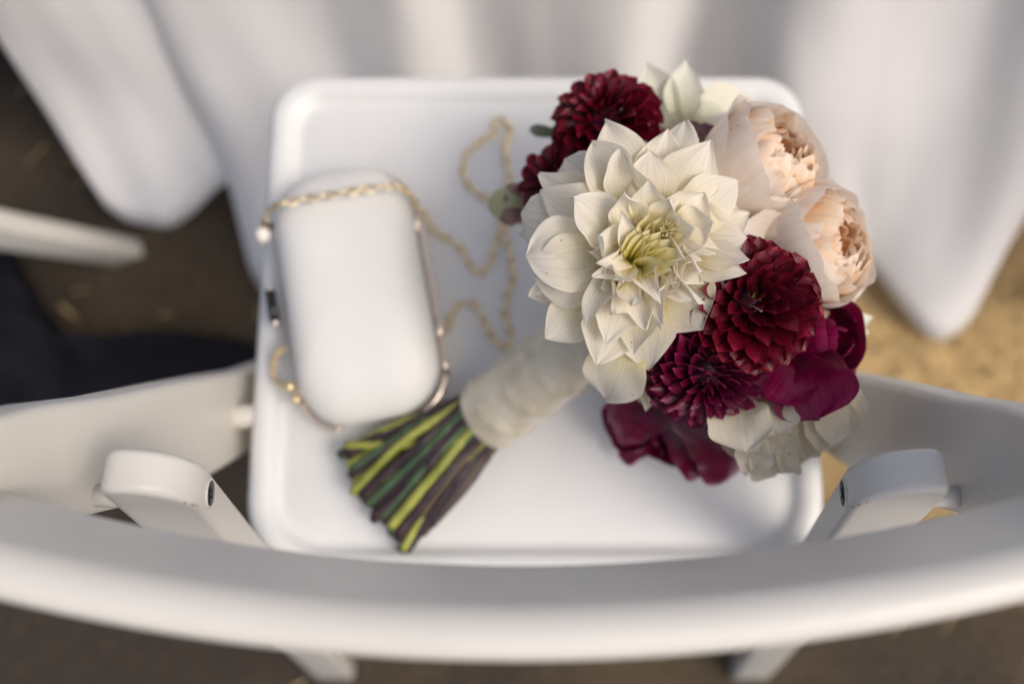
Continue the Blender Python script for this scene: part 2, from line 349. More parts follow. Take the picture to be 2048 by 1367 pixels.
def cloth(name, cols, nt_=46, per=10, seed=0, amp=.009):
    """cols: per column a list of control points from the table edge to the hem"""
    cc = []
    for c in cols:
        full = [Vector((c[0].x, .78, .7385)), Vector((c[0].x, .46, .7385)), Vector((c[0].x, c[0].y+.012, .737)), c[0]-Vector((0, 0, .012))] + list(c[1:])
        s = catmull(full, 14)
        # resample evenly
        L = [0]
        for i in range(1, len(s)): L.append(L[-1]+(s[i]-s[i-1]).length)
        o = []
        for k in range(nt_+1):
            d = L[-1]*k/nt_; i = 1
            while i < len(L)-1 and L[i] < d: i += 1
            f = (d-L[i-1])/max(L[i]-L[i-1], 1e-9); o.append(s[i-1].lerp(s[i], f))
        cc.append(o)
    rows = [catmull([c[k] for c in cc], per) for k in range(nt_+1)]
    V, Fc = [], []; m = len(rows[0])
    for k, r in enumerate(rows):
        t = max(0, k/nt_-.45)/.55
        for i, p in enumerate(r):
            nz_ = noise.noise(Vector((p.x*7+seed, p.z*3, seed)))*amp*2*t + noise.noise(Vector((p.x*19+seed, p.z*6, 3)))*amp*t
            q = p + Vector((0, nz_, 0)); q.z = max(q.z, .004); V.append(q)
    for k in range(nt_):
        for i in range(m-1): a = k*m+i; Fc.append((a, a+1, a+m+1, a+m))
    o = link(name, mesh(name, V, Fc), M_CLOTH); sm = o.modifiers.new('thickness', 'SOLIDIFY'); sm.thickness = .0012
    return o
def v3(x, y, z): return Vector((x, y, z))
T0 = .365
main = [
    [v3(-.31, T0, .74), pz(275, 0, .33), pz(440, 300, .14), pz(505, 560, .02)],
    [v3(-.27, T0, .74), pz(350, 0, .345), pz(500, 300, .16), pz(560, 600, .01)],
    [v3(-.20, T0+.004, .74), v3(-.205, .292, .42), v3(-.21, .262, .2), v3(-.21, .205, .01)],
    [v3(-.12, T0-.004, .74), v3(-.125, .270, .42), v3(-.12, .242, .2), v3(-.13, .212, .01)],
    [v3(-.075, T0+.01, .74), v3(-.072, .300, .42), v3(-.07, .288, .2), v3(-.07, .272, .01)],
    [v3(.0, T0-.004, .74), v3(.0, .285, .42), v3(.0, .272, .2), v3(.0, .262, .01)],
    [v3(.08, T0, .74), v3(.085, .272, .42), v3(.085, .25, .2), v3(.09, .24, .01)],
    [v3(.15, T0+.016, .74), v3(.155, .315, .42), v3(.16, .305, .2), v3(.17, .29, .02)],
    [v3(.22, T0-.002, .74), v3(.225, .262, .42), v3(.24, .232, .25), pz(1640, 430, .12)],
    [v3(.28, T0-.004, .74), v3(.298, .258, .42), v3(.33, .205, .22), pz(1740, 535, .06)],
    [v3(.34, T0+.004, .74), v3(.375, .262, .42), v3(.41, .185, .2), pz(1815, 628, .035)],
    [v3(.40, T0-.006, .74), v3(.43, .235, .42), v3(.465, .160, .2), pz(1885, 682, .02)],
    [v3(.45, T0, .74), v3(.475, .25, .42), v3(.505, .185, .22), pz(1950, 630, .04)],
    [v3(.50, T0+.02, .74), v3(.51, .29, .44), v3(.52, .245, .3), pz(2000, 500, .12)],
    [v3(.58, T0+.03, .74), v3(.585, .32, .5), v3(.59, .31, .42), v3(.60, .30, .33)],
    [v3(.80, T0+.03, .74), v3(.80, .325, .5), v3(.80, .32, .42), v3(.80, .31, .36)],
]
for c in main:
    for k, dy in ((1, .065), (2, .035)):
        if c[0].x > -.22: c[k].y += dy          # the cloth leans back to the table edge
c1 = cloth('tablecloth', main, seed=2); tag(c1, 'long white tablecloth with a drooping corner falling behind the chair seat', 'tablecloth')
left = [
    [v3(-.47, T0+.03, .74), pz(-60, 0, .35), pz(90, 220, .185), pz(215, 420, .07)],
    [v3(-.44, T0+.025, .74), pz(10, 0, .35), pz(150, 230, .185), pz(262, 452, .055)],
    [v3(-.40, T0+.022, .74), pz(90, 0, .35), pz(220, 230, .185), pz(325, 458, .05)],
    [v3(-.36, T0+.03, .74), pz(180, 0, .34), pz(300, 220, .185), pz(385, 425, .06)],
    [v3(-.31, T0+.04, .74), pz(260, -20, .34), pz(380, 200, .185), pz(450, 370, .10)],
    [v3(-.26, T0+.045, .74), pz(340, -20, .34), pz(450, 190, .185), pz(520, 330, .12)],
]
c2 = cloth('tablecloth', left, per=12, seed=9); tag(c2, 'shorter white cloth with rounded hem hanging over the neighbouring chair foot', 'tablecloth')

# ================================================================== DARK GARMENT
def garment():
    outl = [(-120, 400), (0, 425), (45, 530), (110, 640), (190, 700), (270, 700), (350, 672), (430, 672), (530, 700), (560, 790), (470, 860), (300, 900), (120, 900), (0, 860), (-150, 900), (-260, 650)]
    P = catmull([pz(u, v, .0) for (u, v) in outl+[outl[0]]], 8)[:-1]
    c = sum(P, Vector())/len(P); V, Fc = [], []; m = len(P); nr = 14
    for i in range(nr+1):
        t = i/nr
        for p in P:
            q = c.lerp(p, 1-t*.97)
            h = .085*(1-(1-t)**2.2) * (1+.5*noise.noise(Vector((q.x*9, q.y*9, 4)))) + .02*noise.noise(Vector((q.x*22+q.y*9, q.y*30, 1)))*min(1, t*4)
            V.append(Vector((q.x, q.y, max(.001, h+.002))))
    for i in range(nr):
        for k in range(m): a = i*m+k; b = i*m+(k+1) % m; Fc.append((a, b, b+m, a+m))
    Fc.append(tuple(nr*m+k for k in range(m)))
    o = link('garment', mesh('garment', V, Fc), M_NAVY); mod_sub(o, 1)
    return tag(o, 'dark navy garment lying crumpled on the ground beside the white chair', 'garment')
garment()

# ================================================================== CLUTCH BAG
CZ = .4445                                   # seat panel level
cc0 = pz(712, 585, CZ+.03); CC = Vector((cc0.x, cc0.y, CZ)); CR = Matrix.Rotation(R(11.5), 4, 'Z')
def cw(x, y, z): return CC + (CR @ Vector((x, y, z)))
HX, HY, HT = .0480, .0900, .060
clutch = empty('clutch_bag', CC); tag(clutch, 'white satin hard clutch bag with gold chain and pearl clasp on the seat', 'handbag')
V, Fc = [], []; n = 12; mm_ = 4*(n+1); lv = []
for k in range(25):
    a = -math.pi/2 + math.pi*k/24; q = max(.03, math.cos(a)**.5); lv.append((q, HT/2 + HT/2*math.copysign((1-q**4.2)**.5, a)))
for (q, z) in lv:
    for (x, y) in rrect(HX*q, HY*q, HX*q*.80, n, HX*q*.72):
        V.append(cw(x, y, z + .0004 - .0035*(y/HY)**2*(z/HT)))
for i in range(len(lv)-1):
    for k in range(mm_): a = i*mm_+k; b = i*mm_+(k+1) % mm_; Fc.append((a, b, b+mm_, a+mm_))
Fc.append(tuple(range(mm_))[::-1]); Fc.append(tuple((len(lv)-1)*mm_+k for k in range(mm_)))
link('body', mesh('body', V, Fc), M_CLUTCH, clutch)
# metal rim round the opening, in two hinged halves
loop = [Vector((x, y, 0)) for (x, y) in rrect(HX+.0026, HY+.0018, .038, 10, .034)]
def near(k0, k1): return [cw(loop[k % len(loop)].x, loop[k % len(loop)].y, HT*.30) for k in range(k0, k1+1)]
V, Fc = tube(catmull(near(34, 54), 3), .0024, 10); link('frame', mesh('frame', V, Fc), M_ROSE, clutch)
V, Fc = tube(catmull(near(10, 33-3), 3), .0024, 10); link('frame', mesh('frame', V, Fc), M_ROSE, clutch)
def ball(name, p, r, mat, parent, sx=1, sy=1, sz=1):
    bm = bmesh.new(); bmesh.ops.create_uvsphere(bm, u_segments=20, v_segments=12, radius=r)
    for v in bm.verts: v.co = Vector((v.co.x*sx, v.co.y*sy, v.co.z*sz)) + p
    me = bpy.data.meshes.new(name); bm.to_mesh(me); bm.free(); return link(name, me, mat, parent)
pp = pz(526, 470, CZ+.034); ball('pearl', pp, .0060, M_PEARL, clutch)
V, Fc = tube([pp+v3(.004, .009, .0), pp+v3(.0015, .0045, .0)], .0036, 10); link('pearl_setting', mesh('pearl_setting', V, Fc), M_SCREW, clutch)
a, b_ = pz(540, 582, CZ+.03), pz(550, 642, CZ+.03)
V, Fc = tube([a, b_], .0036, 12); o = link('clasp_bar', mesh('clasp_bar', V, Fc), M_BLACK, clutch)
for q in (a, b_): ball('clasp_post', q+(a-b_)*(.05 if q is a else -.05), .0030, M_ROSE, clutch)
for (u, v) in ((834, 446), (880, 655)):
    ball('hinge', pz(u, v, CZ+.024), .0034, M_ROSE, clutch, 1, 2.2, 1)
ball('hinge_bead', pz(580, 772, CZ+.029), .0042, M_GOLD, clutch); ball('hinge_bead', pz(592, 798, CZ+.027), .0036, M_GOLD, clutch)
# chain
tz = CZ+HT+.0040; fz = CZ+.0024
path = [(528, 452, CZ+.036), (536, 426, CZ+.047), (556, 410, tz-.001), (600, 400, tz), (690, 385, tz+.0015), (760, 374, tz), (796, 374, tz-.003), (818, 388, tz-.014), (842, 420, CZ+.022), (872, 462, fz+.003),
        (905, 485, fz), (925, 502, fz), (940, 528, fz), (956, 545, fz), (978, 528, fz), (992, 485, fz), (1002, 440, fz), (992, 412, fz), (968, 395, fz), (940, 375, fz), (925, 345, fz), (932, 310, fz), (960, 284, fz),
        (986, 268, fz), (988, 246, fz), (1004, 240, fz), (1020, 256, fz), (1012, 280, fz+.003), (1012, 316, fz), (1018, 350, fz), (1016, 384, fz), (1010, 425, fz+.003), (1012, 470, fz), (1022, 520, fz), (1026, 560, fz),
        (1014, 595, fz), (1012, 635, fz), (1022, 672, fz), (1012, 692, fz), (990, 682, fz), (966, 640, fz), (950, 612, fz), (928, 606, fz), (908, 622, fz), (898, 648, fz+.008), (886, 664, CZ+.026)]
def chain(name, pts, parent, lk=.0082, r=.00095):
    s = catmull(pts, 12); L = [0]
    for i in range(1, len(s)): L.append(L[-1]+(s[i]-s[i-1]).length)
    V, Fc = [], []; nL = int(L[-1]/(lk*.80)); i = 1
    for k in range(nL):
        d = L[-1]*(k+.5)/nL
        while i < len(L)-1 and L[i] < d: i += 1
        p = s[i-1].lerp(s[i], (d-L[i-1])/max(1e-9, L[i]-L[i-1])); t = (s[i]-s[i-1]).normalized()
        side = t.cross(Vector((0, 0, 1)));
        if side.length < .1: side = Vector((1, 0, 0))
        side.normalize(); upv = side.cross(t)
        a = R((80 if k % 2 else 5) + random.uniform(-20, 20)); sv = side*math.cos(a)+upv*math.sin(a)
        ring = [p + t*(math.cos(q)*lk*.5) + sv*(math.sin(q)*lk*.30) for q in [2*math.pi*j/9 for j in range(10)]]
        tube(ring, r, 5, False, V, Fc)
    return tag(link(name, mesh(name, V, Fc), M_GOLD, parent), kind='stuff')
chain('chain', [pz(*q) for q in path], clutch)
chain('chain', [pz(*q) for q in ((572, 694, CZ+.030), (556, 704, CZ+.024), (546, 728, CZ+.014), (550, 756, CZ+.016), (564, 770, CZ+.022), (580, 772, CZ+.029))], clutch, .0060, .0010)

# ================================================================== BOUQUET
def lift(z):
    if z < .5: return z
    return z + (.03*(z-.5)/.1 if z < .6 else .03-.25*(z-.6))
pz_flat = pz
def pz(u, v, z): return pz_flat(u, v, lift(z))
def px_size(n, z): return n*(CAM.z-lift(z))/0.976/FPX
bq = empty('bouquet', pz(1180, 700, .4455))
tag(bq, 'round wedding bouquet of cream, burgundy and blush flowers with ribbon-wrapped stems', 'bouquet')

def petal_mesh(base, tip, up, width, arch=.12, cup=.18, wpos=.62, base_w=.32, point=1.0, curl=0.0, twist=0.0, ruff=.0, fold=0.0, nu=12, nv=8, seed=0):
    """a petal surface from base to tip; up = the side it shows; arch lifts the midrib, cup lifts the edges, curl bends the tip back"""
    d = tip-base; L = d.length; t = d.normalized(); u = (up - t*up.dot(t))
    u = u.normalized() if u.length > 1e-6 else Vector((0, 0, 1)); s = t.cross(u)
    V, UV, Fc = [], [], []
    for i in range(nu+1):
        q = i/nu
        c = base + d*q + u*(arch*L*4*q*(1-q)) + u*(curl*L*max(0, q-.55)**2*4)
        if q < wpos: w = base_w + (1-base_w)*math.sin(q/wpos*math.pi/2)
        else:
            k = (q-wpos)/(1-wpos); w = max(.03, (1-k**(1.9/point)))**(.78*point) if k < 1 else .03
        tw = twist*q; su = s*math.cos(tw)+u*math.sin(tw); uu = u*math.cos(tw)-s*math.sin(tw)
        for j in range(nv+1):
            x = 2*j/nv-1
            ed = abs(x)
            p = c + su*(x*w*width*.5)
            p += uu*(cup*width*.5*(x*x)*w)                      # cupping
            if fold: p += uu*(fold*width*.5*ed*w)               # a crease along the midrib
            if ruff:
                rn = noise.noise(Vector((q*3.2+seed*7.1, x*1.3, seed*3.3)))
                p += uu*(ruff*L*rn*(.25+ed)*min(1, q*2)) + su*(ruff*.5*L*noise.noise(Vector((q*4+seed, x, seed*1.7)))*ed)
            V.append(p); UV.append((j/nv, q))
    for i in range(nu):
        for j in range(nv): a = i*(nv+1)+j; Fc.append((a, a+1, a+nv+2, a+nv+1))
    return V, Fc, UV
def petal(parent, mat, *args, name='petal', **kw):
    V, Fc, UV = petal_mesh(*args, **kw)
    return link(name, mesh(name, V, Fc, UV), mat, parent)
def flower_core(name, p, r, mat, flat=.6):
    return ball(name, p, r, mat, bq, 1, 1, flat)
VIEW = lambda p: (CAM-p).normalized()

# ---------- dark leafy core that the flower heads sit in
fol = empty('foliage', (0, 0, 0)); fol.parent = bq; fol.matrix_parent_inverse = world_of(bq).inverted()
core_c = pz(1400, 540, .555)
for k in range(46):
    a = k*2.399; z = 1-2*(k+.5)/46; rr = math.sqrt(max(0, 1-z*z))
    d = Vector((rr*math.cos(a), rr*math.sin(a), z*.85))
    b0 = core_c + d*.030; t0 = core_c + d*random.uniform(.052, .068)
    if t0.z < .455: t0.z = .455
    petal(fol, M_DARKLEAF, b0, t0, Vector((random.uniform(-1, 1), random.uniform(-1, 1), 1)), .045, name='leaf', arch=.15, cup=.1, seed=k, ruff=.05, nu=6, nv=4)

# ---------- cream dahlia
WC = (1300, 492); dz = .640
dahl = flower_core('cream_dahlia', pz(1305, 495, .612), .020, M_YELLOW)
def W(u, v, z, wpx, lay, bu=None, bv=None, **kw):
    tip = pz(u, v, z)
    if bu is None:
        d = math.hypot(u-WC[0], v-WC[1]); k = 34/d; bu = WC[0]+(u-WC[0])*k; bv = WC[1]+(v-WC[1])*k
    base = pz(bu, bv, (.603, .612, .621, .630)[lay])
    kw.setdefault('arch', .07); kw.setdefault('cup', random.uniform(.02, .32)); kw.setdefault('ruff', .07 if lay < 2 else .14); tq = .3 if lay < 2 else .7; kw['twist'] = kw.get('twist', 0) + random.uniform(-tq, tq); kw.setdefault('curl', random.uniform(-.22, .15) if lay < 2 else random.uniform(-.35, .3)); kw.setdefault('point', random.uniform(1.0, 1.4)); kw.setdefault('nu', 18); kw.setdefault('nv', 10); kw.setdefault('seed', u*.013+v*.007)
    kw.setdefault('base_w', .38)
    petal(dahl, M_CREAM, base, tip, VIEW(base), px_size(wpx, z), **kw)
# outermost, lying back
for (u, v, wpx) in ((1090, 470, 120), (1100, 600, 120), (1130, 640, 110), (1245, 705, 110), (1340, 690, 110), (1385, 640, 110), (1440, 560, 110), (1455, 420, 120), (1290, 285, 110), (1150, 355, 110), (1235, 300, 110), (1440, 345, 100)):
    W(u, v, .592, wpx, 0, arch=.16)
W(1211, 240, .615, 118, 0, arch=.13); W(1335, 258, .618, 122, 0); W(1369, 252, .606, 110, 0); W(1399, 274, .606, 70, 0, cup=.5)
W(1126, 318, .605, 125, 0, point=.75); W(1074, 346, .606, 105, 0); W(1040, 428, .600, 128, 0, point=.7, arch=.16)
W(1036, 470, .592, 70, 0); W(1062, 590, .59, 90, 0, arch=.15)
W(1091, 676, .592, 92, 0, 1215, 575, twist=.5, cup=.35); W(1192, 733, .600, 118, 0, 1255, 575, arch=.16); W(1216, 787, .570, 125, 0, 1262, 640, arch=.2)
W(1297, 739, .598, 120, 0, 1285, 575, arch=.18); W(1408, 663, .612, 150, 0, 1325, 545, arch=.12, cup=.05); W(1441, 614, .608, 125, 0, 1340, 525)
W(1492, 476, .625, 150, 0, 1345, 485, arch=.06, cup=.1); W(1500, 424, .615, 58, 0, 1420, 465, cup=.5)
# second ring
W(1183, 279, .628, 100, 1, cup=.55, fold=.3, twist=.25); W(1421, 284, .630, 130, 1, arch=.08, curl=.12); W(1476, 360, .628, 112, 1, arch=.12, curl=-.1)
W(1078, 382, .622, 120, 1, arch=.15); W(1052, 514, .618, 150, 1, 1250, 500, arch=.17, cup=.12, point=.85); W(1068, 556, .610, 150, 1, 1255, 515, arch=.18, cup=.12, point=.85)
W(1213, 686, .622, 112, 1, 1262, 545, arch=.16, cup=.3); W(1268, 710, .612, 95, 1, 1290, 560, twist=-.5, cup=.4)
W(1489, 545, .636, 66, 1, 1345, 510, cup=.7, fold=.3); W(1502, 519, .638, 62, 1, 1350, 500, cup=.6, twist=.4)
W(1225, 315, .632, 100, 1, cup=.4); W(1300, 300, .634, 110, 1)
# third ring
W(1142, 392, .645, 108, 2, 1250, 500, arch=.10, cup=.45, twist=-.35, curl=.12); W(1242, 297, .645, 92, 2, 1280, 460, cup=.4); W(1410, 388, .645, 105, 2, 1320, 470, cup=.35)
W(1358, 594, .636, 120, 2, 1300, 520, cup=.45, curl=.2, ruff=.08); W(1293, 650, .640, 82, 2, 1278, 540, cup=.3, twist=.3); W(1187, 632, .640, 84, 2, 1245, 540, cup=.5, twist=-.6, ruff=.06)
W(1362, 568, .644, 95, 2, 1300, 515, cup=.5, curl=.15); W(1435, 440, .645, 95, 2, 1335, 480, cup=.4); W(1430, 500, .645, 80, 2, 1335, 495, cup=.6); W(1415, 545, .640, 85, 2, 1325, 510, cup=.55)
W(1225, 640, .642, 78, 2, 1255, 540, cup=.45, twist=.4)
# inner, standing
W(1296, 349, .660, 84, 3, 1300, 455, cup=.55); W(1246, 375, .657, 80, 3, 1275, 470, cup=.5, twist=.3); W(1187, 464, .654, 82, 3, 1245, 505, cup=.6, curl=.2); W(1265, 626, .652, 58, 3, 1265, 535, cup=.7)
W(1345, 392, .661, 72, 3, 1320, 460, cup=.5); W(1400, 455, .660, 70, 3, 1335, 480, cup=.6); W(1250, 440, .662, 60, 3, 1270, 490, cup=.7); W(1310, 590, .655, 60, 3, 1285, 530, cup=.7, twist=.4)
W(1240, 585, .655, 56, 3, 1250, 530, cup=.8, twist=-.4); W(1375, 520, .660, 62, 3, 1320, 500, cup=.7); W(1215, 520, .655, 52, 3, 1245, 512, cup=.8)
rc = random.Random(12)
for k in range(16):
    a = R(200 + 170*rc.random()) if k < 9 else rc.uniform(0, 6.28); d = rc.uniform(95, 165)
    W(1295+d*math.cos(a), 510-d*.95*math.sin(a), rc.uniform(.632, .652), rc.uniform(48, 76), rc.choice((1, 2)), 1290+26*math.cos(a), 512-26*math.sin(a), cup=rc.uniform(.3, .8), twist=rc.uniform(-.6, .6), ruff=.16, fold=rc.choice((0, .3)))
# yellow quills round the eye
for (u, v, wpx, bu, bv) in ((1280, 452, 46, 1262, 512), (1300, 458, 44, 1265, 518), (1322, 462, 40, 1272, 522), (1342, 478, 40, 1278, 526), (1366, 502, 42, 1285, 530), (1330, 520, 38, 1280, 535), (1355, 455, 38, 1320, 485), (1325, 432, 40, 1305, 470), (1300, 425, 40, 1290, 465), (1370, 470, 40, 1325, 490), (1345, 540, 40, 1290, 532)):
    petal(dahl, M_YELLOW, pz(bu, bv, .628), pz(u, v, .657), VIEW(pz(bu, bv, .63)), px_size(wpx, .65), arch=.12, cup=1.1, ruff=.03, seed=u*.03, base_w=.6, point=.6, nu=8, nv=6)
Vv, Ff, Uu = [], [], []
for k in range(30):
    a = k*2.399; rr = 4+3.4*math.sqrt(k); u, v = 1340+rr*math.cos(a), 460+rr*math.sin(a)
    V, F_, U_ = petal_mesh(pz(1338+.5*rr*math.cos(a), 464+.5*rr*math.sin(a), .640), pz(u, v, .656+random.uniform(-.003, .003)), VIEW(pz(u, v, .65)), .0032, cup=1.2, nu=4, nv=4, base_w=.7, point=.6)
    o_ = len(Vv); Vv += V; Uu += U_; Ff += [tuple(i+o_ for i in f) for f in F_]
tag(link('eye_florets', mesh('eye_florets', Vv, Ff, Uu), M_YELLOW, dahl), kind='stuff')

# ---------- burgundy ball dahlias
def ball_dahlia(c, axis, Rr, n, mat, label, inner=26, th_max=112, wide=1.0, seed=0, eye=False, flat=1.0, depth=.45, cups=(.55, .95), point=.72, ruff=.05):
    axis = axis.normalized(); rnd = random.Random(seed)
    core = flower_core('burgundy_dahlia', c - axis*Rr*.25, Rr*.50, M_WINE, .9); core['label'] = label
    x = axis.orthogonal().normalized(); y = axis.cross(x); Vv, Ff, Uu = [], [], []
    for k in range(n):
        f = (k+.5)/n; th = R(th_max)*f**.62; a = k*2.39996
        rad = x*math.cos(a)+y*math.sin(a)
        th2 = th + R(rnd.uniform(-4, 4)); Rt = Rr*(1+rnd.uniform(-.05, .06))*(.80+.20*min(1, f*3))
        dirv = axis*(math.cos(th2)*flat) + rad*math.sin(th2)
        tip = c + dirv*Rt
        bth = th*.82; base = c + (axis*math.cos(bth)*flat + rad*math.sin(bth))*Rr*(depth) - axis*Rr*.10*math.sin(th)
        upv = axis*math.sin(th+.15) - rad*math.cos(th+.15)*.9 + Vector((0, 0, .05))
        wd = Rr*(.13+.34*min(1, f*1.5))*wide*rnd.uniform(.9, 1.1)
        args = dict(arch=-.02, cup=rnd.uniform(*cups), base_w=.55, point=point, curl=rnd.uniform(-.25, .05), ruff=ruff, seed=k*.37+seed, twist=rnd.uniform(-.25, .25), nu=8, nv=6)
        mid = (tip+base)*.5; facing = (tip-c).normalized().dot(VIEW(c))
        if k < inner or facing < -.35:
            V, F_, U_ = petal_mesh(base, tip, upv, wd, **args); o_ = len(Vv); Vv += V; Uu += U_; Ff += [tuple(i+o_ for i in q) for q in F_]
        else: petal(core, mat, base, tip, upv, wd, **args)
    tag(link('inner_petals', mesh('inner_petals', Vv, Ff, Uu), mat, core), kind='stuff')
    if eye: ball('eye', c + axis*Rr*.40, Rr*.06, M_STEM[1], core)
    return core
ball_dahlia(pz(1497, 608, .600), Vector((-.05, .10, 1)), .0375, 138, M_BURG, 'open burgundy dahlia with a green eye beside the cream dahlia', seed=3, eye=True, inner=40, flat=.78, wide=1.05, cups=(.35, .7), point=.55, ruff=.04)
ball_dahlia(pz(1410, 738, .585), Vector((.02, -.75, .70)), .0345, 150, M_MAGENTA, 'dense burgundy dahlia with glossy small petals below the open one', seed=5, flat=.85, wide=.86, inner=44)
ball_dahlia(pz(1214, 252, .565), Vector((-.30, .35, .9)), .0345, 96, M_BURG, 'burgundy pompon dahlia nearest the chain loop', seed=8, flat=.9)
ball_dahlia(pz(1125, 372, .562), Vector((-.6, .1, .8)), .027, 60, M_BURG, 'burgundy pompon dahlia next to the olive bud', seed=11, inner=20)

# ---------- blush garden roses
def rose(c, axis, Rr, mat_out, mat_in, name, label, seed, nout=12, nin=26, open_=36, frill=.10, side=None):
    axis = axis.normalized(); rnd = random.Random(seed); core = flower_core(name, c - axis*Rr*.25, Rr*.45, mat_in, .9); core['label'] = label
    x = axis.orthogonal().normalized(); y = axis.cross(x)
    def shell(az, half, rad, top, flare, mat, ruff, sd, lift=0, nu=14, nv=12):
        V, UV, Fc = [], [], []
        for i in range(nu+1):
            q = i/nu; pol = R(165 - (165-top)*q)
            for j in range(nv+1):
                s = 2*j/nv-1
                a = az + half*s*(.45+.55*math.sin(min(1, q*1.25)*math.pi/2))
                edge = 1-.16*abs(s)**3*q                       # rounded rim
                pl = R(165) + (pol-R(165))*edge
                rr_ = rad*(1+flare*max(0, q-.72)**1.5*6) * (1+ruff*noise.noise(Vector((s*2.2+sd, q*2.5, sd*1.3)))*(.3+q))
                rr_ *= 1+.05*abs(s)**2
                wob = ruff*1.2*noise.noise(Vector((s*3.5+sd*2, q*1.5, sd)))*q
                dirv = axis*math.cos(pl+wob) + (x*math.cos(a)+y*math.sin(a))*math.sin(pl+wob)
                V.append(c + dirv*rr_ + axis*lift); UV.append((j/nv, q))
        for i in range(nu):
            for j in range(nv): k = i*(nv+1)+j; Fc.append((k, k+1, k+nv+2, k+nv+1))
        return link('petal', mesh('petal', V, Fc, UV), mat, core)
    for k in range(nout):
        f = k/max(1, nout-1)
        shell(k*2.25+seed, R(66), Rr*(1.0-.24*f), open_+(1-f)*26+rnd.uniform(-7, 7), .14*(1-f)+.03, mat_out, frill*.9, k+seed*1.1)
    for k in range(nin):
        f = k/max(1, nin-1)
        shell(k*2.4+seed, R(58-16*f), Rr*(.84-.58*f), 24+16*rnd.random()+10*(1-f), .05*(1-f)+.02, mat_in, frill*2.0, k*1.7+seed, lift=Rr*(.06+.34*f), nu=12, nv=16)
    return core
rose(pz(1520, 335, .585), Vector((.52, .24, .80)), .0345, M_BLUSH, M_APRICOT, 'garden_rose', 'blush rose with apricot heart nearest the seat corner', 2)
rose(pz(1618, 490, .578), Vector((.68, .0, .72)), .0350, M_BLUSH, M_APRICOT, 'garden_rose', 'blush rose with narrow deep apricot heart beside the open burgundy dahlia', 5, open_=30)
# loose guard petals of the roses
gr = flower_core('rose_guard_petals', pz(1520, 420, .56), .012, M_BLUSH)
for (bu, bv, u, v, z, wpx, ar) in ((1500, 420, 1435, 310, .572, 130, .12), (1540, 480, 1455, 400, .58, 150, .12), (1560, 520, 1470, 455, .585, 130, .15), (1520, 400, 1640, 400, .56, 130, .2), (1560, 470, 1465, 385, .600, 110, .10), (1580, 500, 1480, 450, .603, 120, .10), (1560, 440, 1440, 350, .595, 100, .10), (1640, 520, 1720, 590, .555, 120, .2), (1500, 330, 1480, 215, .565, 120, .15)):
    petal(gr, M_BLUSH, pz(bu, bv, .56), pz(u, v, z), VIEW(pz(u, v, z)), px_size(wpx, z), arch=ar, cup=.25, ruff=.03, seed=u*.01, point=.55)

# ---------- wine ranunculus by the open dahlia, and the bruised wine bloom resting on the seat
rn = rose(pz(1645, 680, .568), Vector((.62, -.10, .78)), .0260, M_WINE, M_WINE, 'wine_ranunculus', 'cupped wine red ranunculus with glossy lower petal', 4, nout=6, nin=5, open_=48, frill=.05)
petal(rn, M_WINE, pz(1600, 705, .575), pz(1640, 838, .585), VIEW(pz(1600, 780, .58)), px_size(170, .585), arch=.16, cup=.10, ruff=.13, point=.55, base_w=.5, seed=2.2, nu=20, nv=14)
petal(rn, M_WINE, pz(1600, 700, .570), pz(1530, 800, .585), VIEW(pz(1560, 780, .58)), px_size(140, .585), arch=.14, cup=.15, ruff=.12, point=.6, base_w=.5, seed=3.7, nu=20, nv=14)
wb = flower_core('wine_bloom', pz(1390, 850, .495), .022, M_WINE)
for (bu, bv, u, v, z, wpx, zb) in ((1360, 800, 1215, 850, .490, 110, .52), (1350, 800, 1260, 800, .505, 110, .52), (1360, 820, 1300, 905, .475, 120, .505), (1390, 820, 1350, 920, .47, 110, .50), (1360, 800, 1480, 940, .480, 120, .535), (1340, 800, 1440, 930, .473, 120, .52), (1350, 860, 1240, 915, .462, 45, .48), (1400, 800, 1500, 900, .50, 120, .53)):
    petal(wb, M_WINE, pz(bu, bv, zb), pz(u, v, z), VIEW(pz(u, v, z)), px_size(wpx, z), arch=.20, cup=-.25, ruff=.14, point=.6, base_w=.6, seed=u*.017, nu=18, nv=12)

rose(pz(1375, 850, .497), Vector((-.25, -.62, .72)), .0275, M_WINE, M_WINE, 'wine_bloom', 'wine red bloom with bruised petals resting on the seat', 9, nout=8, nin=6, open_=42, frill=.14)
rose(pz(1270, 845, .490), Vector((-.55, -.30, .75)), .0200, M_WINE, M_WINE, 'wine_bloom', 'smaller wine red bloom under the cream dahlia', 6, nout=6, nin=4, open_=40, frill=.16)
